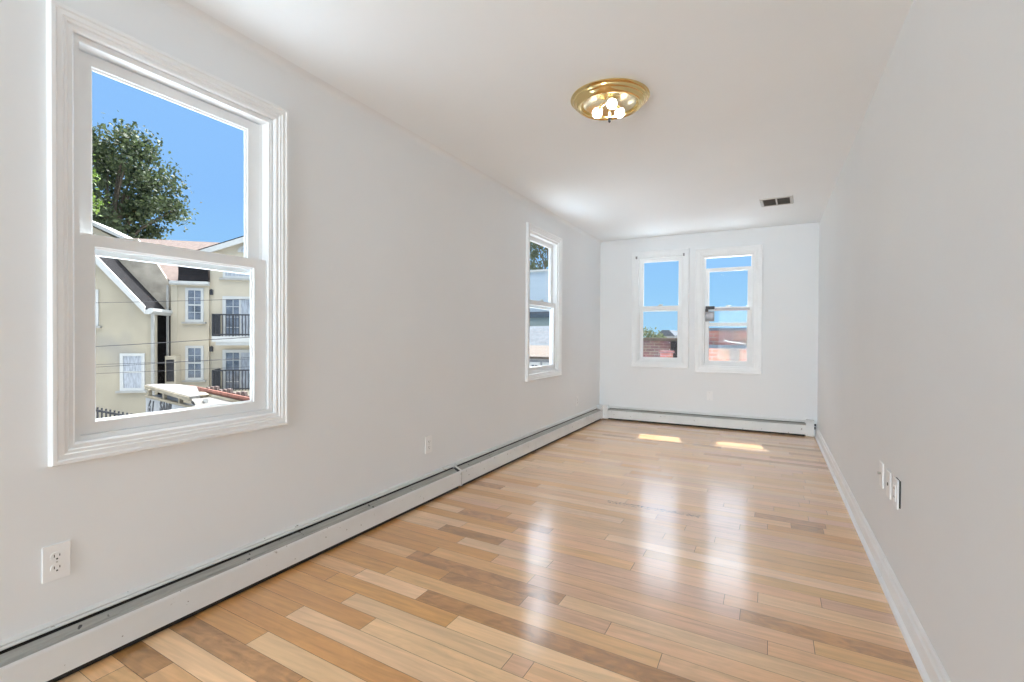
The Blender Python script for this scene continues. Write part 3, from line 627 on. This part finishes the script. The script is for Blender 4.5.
m.slab([(-8.0, 24.6, gz(-8.0)), (-4.6, 24.6, gz(-4.6)), (-4.6, 31.3, gz(-4.6)), (-8.0, 31.3, gz(-8.0))], 0.08); m.slab([(-4.6, 24.6, gz(-4.6)), (-1.2, 24.6, gz(-1.2)), (-1.2, 31.3, gz(-1.2)), (-4.6, 31.3, gz(-4.6))], 0.08)
m.build('gable_roof', SHDARK, B)
m = MB()
for e in (-7.9, -1.3): m.prism([(e, gz(e)-0.06), (-4.6, gz(-4.6)-0.06), (-4.6, gz(-4.6)-0.30), (e, gz(e)-0.30)], 'y', 24.55, 24.64)
m.build('rake_board', EXTWHITE, B)
ext_window(B, -8.42, -7.70, 1.70, 3.22, 24.8); ext_window(B, -8.42, -7.70, -0.90, 0.64, 24.8)
def door(x0, x1, z0, z1, y):
    f = MB(); f.frame(x0+0.14, x1-0.14, z0+0.10, z1-0.14, [(0, y-0.02), (0, y-0.08), (0.14, y-0.08), (0.14, y+0.02), (0, y+0.02)])
    xm = (x0+x1)/2; f.box(xm-0.04, xm+0.04, y-0.06, y, z0, z1-0.1)
    for k in (0.25, 0.5, 0.75): f.box(x0+0.1, xm, y-0.045, y, z0+(z1-z0)*k-0.012, z0+(z1-z0)*k+0.012)
    f.box((x0+0.14+xm)/2-0.012, (x0+0.14+xm)/2+0.012, y-0.045, y, z0, z1-0.1)
    d = f.build('door', EXTWHITE, B)
    MB().box(x0+0.12, xm-0.03, y-0.03, y-0.015, z0+0.06, z1-0.1).build('pane', PANE_EXT, d)
    MB().box(xm+0.03, x1-0.12, y-0.03, y-0.015, z0+0.06, z1-0.1).build('door_leaf', CURTAIN, d)
door(-6.98, -5.55, 1.0, 2.90, 24.95); door(-6.98, -5.55, -1.5, 0.46, 24.95)
ext_window(B, -6.97, -5.5, 3.72, 4.62, 24.95, curtain=True, cols=3, rows_=1)
# arched attic window
m = MB(); arc = [(-6.35, 4.92)] + [(-5.85-0.5*math.cos(R(15*k)), 4.98+0.30*math.sin(R(15*k))) for k in range(13)] + [(-5.35, 4.92)]
m.prism(arc, 'y', 24.86, 24.96); aw = m.build('arched_window', EXTWHITE, B)
m = MB(); m.prism([(-5.85+(x+5.85)*0.72, 4.95+(z-4.95)*0.70+0.02) for x, z in arc], 'y', 24.84, 24.87); m.build('pane', CURTAIN, aw)
for zf, zt, slab_ in ((1.07, 2.02, True), (-1.33, -0.43, True)):
    m = MB(); m.box(-7.12, -3.2, 23.9, 24.95, zf-0.24, zf); m.box(-7.0, -3.3, 24.0, 24.95, zf-0.40, zf-0.24)
    bal = m.build('balcony', EXTWHITE if zf > 0 else STUCCO2, B)
    m = MB()
    for z in (zf+0.08, zt): m.box(-7.12, -3.2, 23.92, 23.97, z-0.03, z+0.03); m.box(-7.12, -7.07, 23.92, 24.95, z-0.03, z+0.03)
    x = -7.10
    while x < -3.2: m.box(x-0.014, x+0.014, 23.93, 23.96, zf, zt); x += 0.13
    y = 23.95
    while y < 24.95: m.box(-7.11, -7.08, y-0.014, y+0.014, zf, zt); y += 0.11
    for x in (-7.10, -6.3, -5.3, -4.3): m.box(x-0.03, x+0.03, 23.92, 23.98, zf, zt+0.03)
    m.build('railing', IRON, bal)
for z in (3.06, 0.49):
    m = MB(); m.box(-7.47, -7.37, 24.82, 24.96, z-0.12, z+0.06); m.prism([(-7.49, z+0.06), (-7.35, z+0.06), (-7.42, z+0.14)], 'y', 24.8, 24.95); m.build('wall_light', IRON, B)
m = MB(); m.box(-9.10, -9.03, 24.60, 24.70, -3.2, 3.3); m.build('downspout', EXTGREY, B)
MB().box(-9.70, -8.98, 25.3, 25.4, -3.2, 3.2).build('gap_shade_panel', SHDARK, B)  # dark panel painting the shade in the gap between the houses
# lean-to porch box between the houses
m = MB(); m.box(-9.0, -8.6, 24.2, 24.78, -3.2, 0.2)
m = m.build('meter_box', STUCCO2, B)
MB().box(-8.95, -8.66, 24.18, 24.21, -0.9, 0.05).build('box_door', IRON, m)

# house further back: pale gable rake over the left roof, seen at the tree's foot
Cc = street('pale_gable_house', 'pale gable top just below the big tree outside the near window', 'house')
m = MB(); m.prism([(-19.0, -3.2), (-12.8, -3.2), (-12.8, 5.75), (-15.3, 7.1), (-19.0, 5.6)], 'y', 31, 34); m.build('wall', STUCCO2, Cc)
m = MB(); m.prism([(-15.3, 7.36), (-13.0, 6.21), (-13.0, 6.04), (-15.3, 7.14)], 'y', 30.7, 34); m.prism([(-15.3, 7.36), (-19.2, 5.7), (-19.2, 5.5), (-15.3, 7.14)], 'y', 30.7, 34); m.build('roof', EXTWHITE, Cc)

# ---- sheds in the side yard
S = thing('open_shed', 'low open fronted shed with a pale flat roof on short posts over a sprayed wall', 'shed', (-11.60, 5.49, -3.2), R(-10))
m = MB(); m.box(-0.10, 2.55, 0.0, 0.12, 0, 3.03); m.box(-0.10, 0.04, 0.12, 0.6, 0, 3.03); m.build('wall', SHEDW, S)
m = MB(); m.prism([(-0.50, 0.10), (2.60, -0.08), (2.50, 0.11), (0.77, 0.66), (-0.08, 0.62), (-0.50, 0.38)], 'z', 3.19, 3.23); m.build('roof', ROOFW, S)
m = MB(); m.prism([(-0.48, 0.08), (2.58, -0.10), (2.58, -0.05), (-0.48, 0.13)], 'z', 3.15, 3.22); m.build('beam', WOODY, S)
MB().box(-0.10, 2.55, -0.02, 0.05, 3.00, 3.04).build('wall_plate', WOODY, S)
for x in (0.06, 0.95, 1.80):
    MB().box(x-0.04, x+0.04, 0.0, 0.06, 3.03, 3.17).build('post', WOODY, S)
def lettering(txt, size, x, z, parent, shear=0.0, bold=0.008):
    cu_ = bpy.data.curves.new('txt', 'FONT'); cu_.body = txt; cu_.size = size; cu_.extrude = 0.004; cu_.shear = shear; cu_.offset = bold
    ob = bpy.data.objects.new('txt', cu_); C.objects.link(ob)
    dg = bpy.context.evaluated_depsgraph_get(); me = bpy.data.meshes.new_from_object(ob.evaluated_get(dg))
    bpy.data.objects.remove(ob); me.materials.clear(); me.materials.append(INK); me.name = 'lettering'
    o = bpy.data.objects.new('lettering', me); C.objects.link(o); o.parent = parent
    o.location = (x, -0.006, z); o.rotation_euler = (R(90), 0, 0)
    return o
lettering('61', 0.40, 0.03, 2.68, S, 0.25)
lettering('SAM!', 0.30, 0.77, 2.79, S, 0.1)

S2 = thing('flat_roof_garage', 'long low garage with a white coated roof and a rusty red back rail', 'garage', (-12.88, 6.93, -3.2), R(-12.7))
front = [(0.9, 0.16), (0.9, -0.12), (1.45, -0.25), (2.09, -0.38), (3.65, -0.75), (6.6, -1.5), (6.6, 0.16)]
m = MB(); m.prism(front, 'z', 0, 2.80); m.build('wall', SHEDW, S2)
m = MB(); m.prism([(x*1.0+(0 if x < 1 else 0.0), y-0.04 if y < 0 else y) for x, y in front], 'z', 2.80, 2.88); m.build('roof', ROOFW, S2)
m = MB(); m.tube([(-0.3, 0.20, 2.99), (6.6, 0.20, 2.99)], 0.05, 6); m.build('back_rail', RUST, S2)
m = MB(); zig = []
for i in range(22): zig += [(0.6+0.27*i, 3.0), (0.64+0.27*i, 3.05+0.03*((i*7) % 3)), (0.80+0.27*i, 3.05+0.03*((i*7) % 3)), (0.84+0.27*i, 3.0)]
m.prism([(0.6, 2.9)] + zig + [(6.5, 2.9)], 'y', 0.27, 0.33)
m.build('coping', SHPINK, S2)
m = MB(); m.tube([(1.9, -0.15, 2.86), (2.45, -0.30, 2.93)], 0.05, 8); m.build('roof_pipe', EXTWHITE, S2)
m = MB(); m.lathe([(0.0, 0.0), (0.16, 0.0), (0.19, 0.06), (0.10, 0.11), (0.0, 0.12)], 12, (1.25, -0.05, 2.88)); m.build('roof_bag', WOODY, S2)

F = street('iron_fence', 'dark iron picket fence at the foot of the cream gable house', 'fence')
fx = [(-8.4, -0.72), (-6.2, -1.28)]
def fz(u): return -0.72 + (u+8.4)*(-0.56/2.2)
m = MB(); m.slab([(-8.4, 16.0, fz(-8.4)-0.02), (-6.2, 16.0, fz(-6.2)-0.02), (-6.2, 16.0, fz(-6.2)-0.08), (-8.4, 16.0, fz(-8.4)-0.08)], 0.04); m.slab([(-8.4, 16.0, fz(-8.4)-1.2), (-6.2, 16.0, fz(-6.2)-1.2), (-6.2, 16.0, fz(-6.2)-1.26), (-8.4, 16.0, fz(-8.4)-1.26)], 0.04); m.build('rail', IRON, F)
for i in range(22):
    u = -8.38 + 0.1*i
    MB().box(u-0.016, u+0.016, 15.99, 16.03, -3.2, fz(u)+0.04).build('picket', IRON, F)

# ---- power lines across the side yard
def wire(label, p, q, sag, rad=0.011):
    p, q = Vector(p), Vector(q); pts = []
    for i in range(25):
        t_ = i/24; v = p.lerp(q, t_); v.z -= sag*4*t_*(1-t_); pts.append(v)
    o = MB().tube(pts, rad, 5).build('power_line', WIRE); o.rotation_euler = (0, 0, SA)
    tag(o, label, 'wire', 'power lines over the side yard')
wire('topmost black cable crossing in front of both cream houses', (-13, 15, 1.75), (4, 15, 2.7), 0.15, 0.007)
wire('thick black cable crossing at mid height in front of the cream houses', (-13, 15, 0.48), (4, 15, 1.75), 0.12, 0.010)
wire('lower of the two thin cables on the left gable wall', (-13, 15, -0.02), (4, 15, 1.10), 0.10, 0.006)
wire('thin cable just above the lower balcony of the right house', (-13, 16, 0.18), (4, 16, 0.80), 0.10, 0.006)
wire('lowest thin cable above the sheds', (-13, 15, -0.05), (4, 15, 0.62), 0.08, 0.005)

# ---- trees
def tree(label, base, crown, rad, nclump, nleaf, size, material, seed, squash=1.0, name='tree', trunk_r=0.25, rz=0.0, inner=0.45):
    rng = random.Random(seed)
    t_ = thing(name, label, 'tree' if name == 'tree' else 'bush', base, 0, 'trees outside' if name == 'tree' else 'bushes on the skyline')
    bx, by, bz = base; c = Vector(crown) - Vector(base)
    m = MB()
    clumps = []
    while len(clumps) < nclump:
        p = Vector((rng.uniform(-1, 1), rng.uniform(-1, 1), rng.uniform(-1, 1)))
        if inner < p.length < 1.0:
            clumps.append((c + Vector((p.x*rad, p.y*rad, p.z*rad*squash)), rad*rng.uniform(0.16, 0.30)))
    bm = m.bm
    for cc, cr2 in clumps:
        for i in range(nleaf):
            d = Vector((rng.gauss(0, 1), rng.gauss(0, 1), rng.gauss(0, 0.8)))
            if d.length < 1e-3: continue
            p = cc + d*(cr2*0.55)
            n = Vector((rng.gauss(0, 1), rng.gauss(0, 1), rng.gauss(0.3, 1))).normalized()
            a = n.orthogonal().normalized(); a = a*math.cos(i)+n.cross(a)*math.sin(i); b = n.cross(a)
            s_ = size*rng.uniform(0.6, 1.25)
            bm.faces.new([bm.verts.new(p+a*s_), bm.verts.new(p+b*s_*0.6+n*s_*0.15), bm.verts.new(p-a*s_), bm.verts.new(p-b*s_*0.6+n*s_*0.15)])
    me = bpy.data.meshes.new('foliage'); bm.to_mesh(me); bm.free(); me.materials.append(material)
    o = bpy.data.objects.new('foliage', me); C.objects.link(o); o.parent = t_
    m = MB(); m.tube([(0, 0, 0), (0.1, 0, c.z*0.4), (c.x*0.8, c.y*0.8, c.z*0.75), (c.x, c.y, c.z*1.0)], [trunk_r, trunk_r*0.8, trunk_r*0.6, trunk_r*0.25], 9)
    for cc, _ in clumps[:16]:
        m.tube([(c.x*0.7, c.y*0.7, c.z*0.66), (c.x*0.7+(cc.x-c.x*0.7)*0.5, c.y*0.7+(cc.y-c.y*0.7)*0.5, c.z*0.66+(cc.z-c.z*0.66)*0.6), tuple(cc)], [trunk_r*0.45, trunk_r*0.3, trunk_r*0.1], 6)
    m.build('trunk', BARK, t_)
    return t_
def uw(u, w, z): return (u*math.cos(SA)-w*math.sin(SA), u*math.sin(SA)+w*math.cos(SA), z)
tree('big dark green tree above the pink roof outside the near window', uw(-19.5, 42.5, -3.2), uw(-19.5, 42.5, 11.9), 4.25, 74, 230, 0.17, LEAF, 3, 1.15, trunk_r=0.35, inner=0.3)
tree('bright green tree at the left edge of the near window', uw(-16.15, 30.0, -3.2), uw(-16.15, 30.0, 8.9), 1.75, 26, 120, 0.12, LEAFB, 5, 1.6, trunk_r=0.16)

# ---- beyond the far left window
m = MB(); m.box(-24, -12.2, 30.0, 36, -3.2, 5.5); 
hb = thing('siding_house', 'pale blue sided house filling the upper part of the far left window', 'house', (0, 0, 0)); m.build('wall', SIDING, hb)
m = MB(); m.box(-24.2, -12.0, 29.8, 36.2, 5.5, 5.62); m.build('roof_edge', EXTWHITE, hb)
for x in (-20.0, -18.0): ext_window(hb, x, x+0.7, 3.0, 4.2, 30.0, curtain=True, sill=False)
tree('dark tree rising over the pale blue house in the far left window', (-17.2, 40, -3.2), (-17.2, 40, 8.6), 3.0, 34, 150, 0.15, LEAF, 8, 1.0)
hs = thing('slate_roof_house', 'low house with a blue grey slate roof seen low in the far left window', 'house', (0, 0, 0))
m = MB(); m.box(-19, -9.8, 24.6, 28, -3.2, 0.55); m.build('wall', STUCCO2, hs)
m = MB(); m.slab([(-19.3, 24.2, 0.55), (-9.5, 24.2, 0.55), (-9.5, 26.3, 1.75), (-19.3, 26.3, 1.75)], 0.1); m.slab([(-9.5, 28.4, 0.55), (-19.3, 28.4, 0.55), (-19.3, 26.3, 1.75), (-9.5, 26.3, 1.75)], 0.1); m.build('roof', SLATE, hs)
m = MB(); m.box(-10.9, -10.3, 26.0, 26.5, 1.5, 2.5); m.build('chimney', BRICKD, hs)
hp = thing('flat_roof_block', 'pale green low block under a dark flat roof slab in the far left window', 'building', (0, 0, 0))
m = MB(); m.box(-20, -11.2, 28.7, 29.6, -3.2, 2.35); m.build('wall', mat('pale_green_render', (0.34, 0.38, 0.34), 0.9, var=0.15, scale=1.0), hp)
m = MB(); m.box(-20.2, -11.0, 28.5, 29.7, 2.35, 2.72); m.build('roof_slab', SLATE, hp)
hq = thing('beige_roof_shed', 'low shed with a beige pink roof at the foot of the slate roofed house', 'shed', (0, 0, 0))
m = MB(); m.box(-14.0, -6.6, 16.2, 18.4, -3.2, 0.36); m.build('wall', SHEDW, hq)
m = MB(); m.slab([(-14.2, 16.0, 0.40), (-6.3, 16.0, 0.40), (-6.3, 18.6, 0.76), (-14.2, 18.6, 0.76)], 0.08); m.build('roof', BEIGER, hq)
for x in (-7.85, -7.3): ext_window(hq, x, x+0.46, -0.35, 0.20, 16.2, sill=False)

# ---- beyond the back windows
g1 = thing('brick_block', 'purple brown brick building low in the left back window', 'building', (0, 0, 0))
m = MB(); m.box(-4.6, -1.75, 14.0, 18, -3.2, 1.02); m.build('wall', BRICKP, g1)
m = MB(); m.box(-4.7, -1.65, 13.92, 18.1, 1.02, 1.10); m.build('coping', BARK, g1)
m = MB(); m.box(-2.42, -1.85, 13.88, 14.02, 0.2, 1.02)
m = m.build('pilaster', SHDARK, g1)
g2 = thing('orange_brick_chimney', 'stubby orange brick chimney stack in front of the purple brick building', 'chimney', (-2.44, 13.4, -3.2))
m = MB(); m.box(-0.14, 0.14, -0.14, 0.14, 0, 3.90); m.build('stack', BRICKO, g2)
m = MB(); m.box(-0.17, 0.17, -0.17, 0.17, 3.90, 3.96); m.build('cap', BRICKD, g2)
g3 = thing('brick_garage', 'red brick garage with a dark ledge low in the right back window', 'garage', (0, 0, 0))
m = MB(); m.box(-1.62, 3.2, 11.0, 13.4, -3.2, 0.92); m.build('wall', BRICKO, g3)
m = MB(); m.box(-1.62, 3.2, 11.25, 13.4, 0.92, 1.27); m.build('parapet', BRICKD, g3)
m = MB(); m.box(-1.72, 3.3, 10.9, 11.3, 0.90, 0.97); m.build('ledge', SLATE, g3)
m = MB(); m.box(-1.66, 3.3, 11.2, 11.55, 1.27, 1.33); m.build('coping', SLATE, g3)
m = MB(); m.box(-0.74, -0.56, 10.93, 11.05, -3.2, 0.90); m.build('pilaster', mat('pale_pink_render', (0.220, 0.180, 0.155), 0.9), g3)
m = MB(); m.tube([(-0.84, 10.96, 1.07), (-0.76, 10.94, 1.04), (-0.45, 11.0, 0.99)], 0.014, 6); m.build('white_pipe', EXTWHITE, g3)
tree('round olive green bush above the brick building in the left back window', (-4.70, 20, -3.2), (-4.70, 20, 0.95), 0.95, 22, 60, 0.06, LEAFO, 21, 0.85, name='bush', trunk_r=0.08)
g4 = thing('grey_roof_house', 'small grey roofed house on the skyline of the left back window', 'house', (0, 0, 0))
m = MB(); m.box(-6.0, -5.05, 30, 33, -3.2, 1.2); m.build('wall', SHEDW, g4)
m = MB(); m.prism([(-6.1, 1.2), (-4.95, 1.2), (-5.3, 1.55), (-5.7, 1.55)], 'y', 29.8, 33.2); m.build('roof', SLATE, g4)
for i, (x, z) in enumerate(((-10.4, 1.4), (-7.6, 1.5), (-3.4, 1.3), (0.4, 1.1))):
    tree(('dim tree line bush at the left of the far skyline', 'dim bush next to the grey roofed house', 'dim bush to the right of the grey roofed house', 'dim bush behind the red brick garage')[i], (x, 34, -3.2), (x, 34, z-0.9), 1.3, 14, 50, 0.10, LEAFO, 40+i, 0.8, name='bush', trunk_r=0.1)
